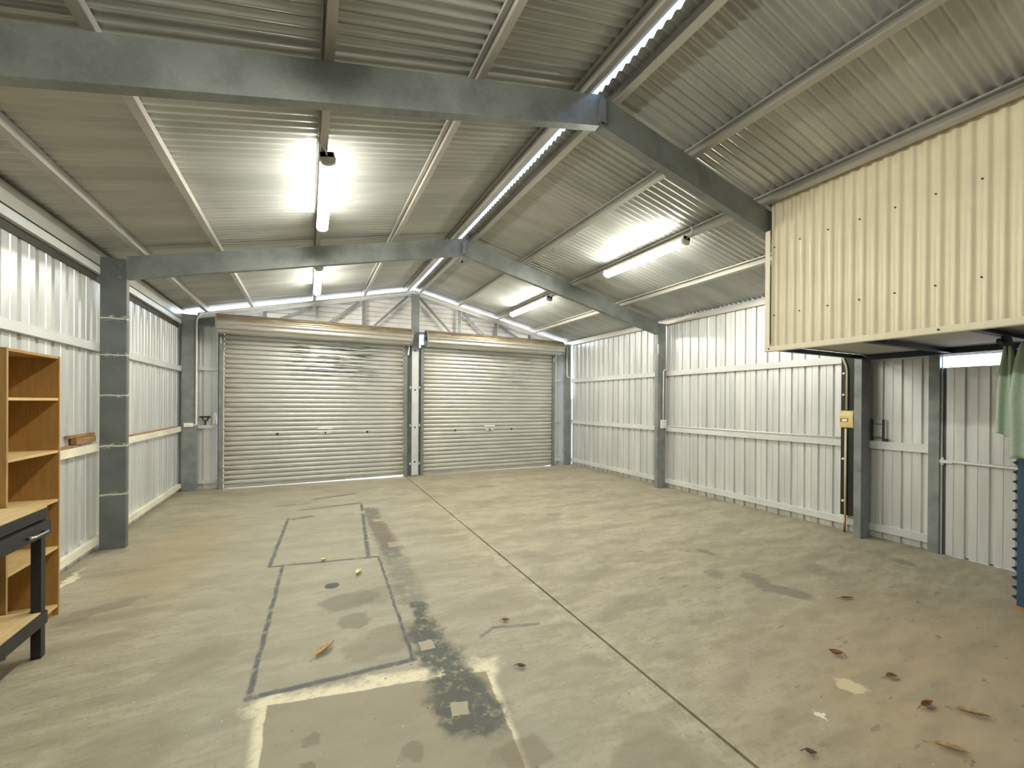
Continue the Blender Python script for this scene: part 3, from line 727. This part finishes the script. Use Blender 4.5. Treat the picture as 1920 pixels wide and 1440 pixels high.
obj('pipe', MB().tube([(0, 0, .02), (0, 0, 2.12)], .010, 8), m_conduit, t, True)
for z in (.2, 1.0, 1.75): obj('saddle', MB().box(-.013, .012, -.016, .016, z, z + .02), m_conduit, t)

# black wire rack on the girt by the side door
t = tag(empty('wire_rack', (3.955, 2.46, 1.132)), 'black wire rack standing on the girt near the side door', 'rack')
obj('upright', MB().box(-.012, .008, -.028, -.010, 0, .25), m_black, t); obj('upright', MB().box(-.012, .008, .080, .096, 0, .25), m_black, t)
for z in (.03, .045, .195): obj('wire', MB().tube([(0, -.02, z), (0, .09, z)], .004, 6), m_black, t)
obj('foot', MB().box(-.02, .012, -.055, -.028, 0, .03), m_black, t)

# blue partition and towels at the right edge
bp_ = tag(empty('blue_partition', (2.87, .75, 0)), 'blue painted partition panel with a saw-toothed edge under the loft', 'partition')
def pobj(nm, mb, mat, **kw):
    mb.v = [tuple(Vector(v) - Vector((2.87, .75, 0))) for v in mb.v]; return obj(nm, mb, mat, bp_, **kw)
pobj('panel', MB().box(2.86, 2.885, .10, 1.170, .03, 1.92), m_blue)
mb = MB(); zz = .06
teeth = [(1.150, .03)]
while zz < 1.85:
    teeth += [(1.168, zz), (1.205, zz + .0245), (1.168, zz + .049)]; zz += .0735
teeth.append((1.150, 1.9))
pobj('toothed_edge', MB().prism([(a, b) for a, b in teeth], (2.887, 0, 0), (0, 1, 0), (0, 0, 1), (.02, 0, 0)), m_navy)
pobj('base_rail', MB().box(2.84, 2.90, .10, 1.175, 0, .03), m_tan)
mb = MB(); pts = [(1.135, .735), (1.12, .75), (1.10, .748), (1.06, .735), (1.07, .715), (1.10, .72), (1.115, .722)]
pobj('paint_chip', MB().prism(pts, (2.8585, 0, 0), (0, 1, 0), (0, 0, 1), (.0015, 0, 0)), m_white)
def towel(name, label, x, ya, yb, zt, zbl, zbr, folds, amp, top_in=0., bands=False):
    n, mrow = 36, 26; mb = MB(); o = Vector((x, (ya + yb) / 2, zt))
    for j in range(mrow + 1):
        v = j / mrow
        for i in range(n + 1):
            u = i / n; wdt = .45 + .55 * min(1, v * 2.2) ** .7
            mid = (ya + yb) / 2 + top_in
            yy = mid + ((ya + (yb - ya) * u) - (ya + yb) / 2) * wdt - top_in * min(1, v * 1.3)
            zb = zbl + (zbr - zbl) * u; z = zt + (zb - zt) * v + .006 * math.sin(u * 9)
            xx = x - amp * (.4 + .6 * (1 - .4 * v)) * math.sin(u * folds * math.pi + .6 * v) - .008 * math.sin(3 * v + u * 2)
            mb.v.append((xx - o.x, yy - o.y, z - o.z))
    for j in range(mrow):
        for i in range(n):
            a = j * (n + 1) + i; mb.f.append((a, a + 1, a + n + 2, a + n + 1))
    t = tag(empty(name, o), label, 'towel')
    c = obj('cloth', mb, m_green, t, True); s = c.modifiers.new('solid', 'SOLIDIFY'); s.thickness = .004
    if bands:
        for zz in (.585, .60, .615):
            pass
    return t
towel('towel', 'pale green towel hanging at the back, beside the side door', 2.80, 1.262, 1.17, 2.0, 1.335, 1.30, 3.4, .02, -.01)
towel('towel', 'pale green towel hanging in front of the blue partition', 2.755, 1.185, .93, 2.02, 1.15, 1.16, 5.2, .022, .02)

# dry leaves on the slab
def leaf(label, x, y, L, W, ang, curl, col, tip=.0, rough=.7):
    m = bpy.data.materials.get('leaf_%d' % int(col[0] * 1000)) or plain('leaf_%d' % int(col[0] * 1000), col, .6, 0, .3, 45)
    n = 12; mb = MB()
    for i in range(n + 1):
        u = i / n; w = W * math.sin(math.pi * min(1, u * 1.0)) ** .8 * (1 - .25 * u)
        z = .006 + curl * (2 * u - 1) ** 2 + tip * u
        for k in range(5):
            v = k / 2 - 1; mb.v.append((L * (u - .5), w * v * .5 * (1 - .25 * abs(v) * (curl > 0)), z + abs(v) ** 1.5 * w * .45))
    for i in range(n):
        for k in range(4): a = i * 5 + k; mb.f.append((a, a + 1, a + 6, a + 5))
    t = tag(empty('dry_leaf', (x, y, 0)), label, 'leaf', 'dry leaves scattered on the slab'); t.rotation_euler = (0, 0, ang)
    b = obj('blade', mb, m, t, True); s = b.modifiers.new('solid', 'SOLIDIFY'); s.thickness = .0015
    obj('stalk', MB().tube([(-L * .5, 0, .006 + curl), (-L * .72, .004, .004)], .002, 5), m, t)
    return t
TAN, PALE, RUST, BRN, DK = (.40, .275, .13), (.64, .55, .33), (.22, .09, .032), (.20, .10, .04), (.10, .07, .035)
leaf('pale curled leaf lying near the round dark plug', -1.585, 3.97, .13, .07, 1.2, .02, PALE)
leaf('tan pointed leaf lying on the front outlined pad', -1.90, 2.81, .16, .07, .75, .012, TAN, .01)
leaf('tiny pale leaf lying on the line between the two outlined pads', -1.857, 4.416, .07, .05, .3, .015, PALE)
leaf('small brown leaf lying alone right of the oil track', -.734, 2.661, .06, .035, -.4, .012, BRN)
leaf('small dark leaf lying near the white lime corner', -.872, 2.156, .06, .035, -.6, .012, DK)
leaf('upright folded reddish leaf lying beyond the white splash', .949, 1.437, .075, .055, 2.2, .02, RUST)
leaf('thin rust coloured leaf lying past the grey damp patch', 1.879, 1.815, .12, .03, -.4, .006, RUST)
leaf('curled orange-brown leaf lying right of the white splash', .872, .988, .10, .045, -.1, .014, RUST)
leaf('long tan leaf, the farther of two near the right edge', 1.007, .865, .14, .045, -.95, .008, TAN)
leaf('long tan leaf, the nearest to the bottom right corner', .61, .815, .13, .045, -.95, .008, TAN)
leaf('small dark curled leaf lying just right of the slab joint', .01, 1.073, .05, .035, -.8, .012, DK)
leaf('small olive leaf stuck flat beyond the orange-brown leaf', .99, 1.18, .08, .045, -.3, .004, (.21, .15, .06))
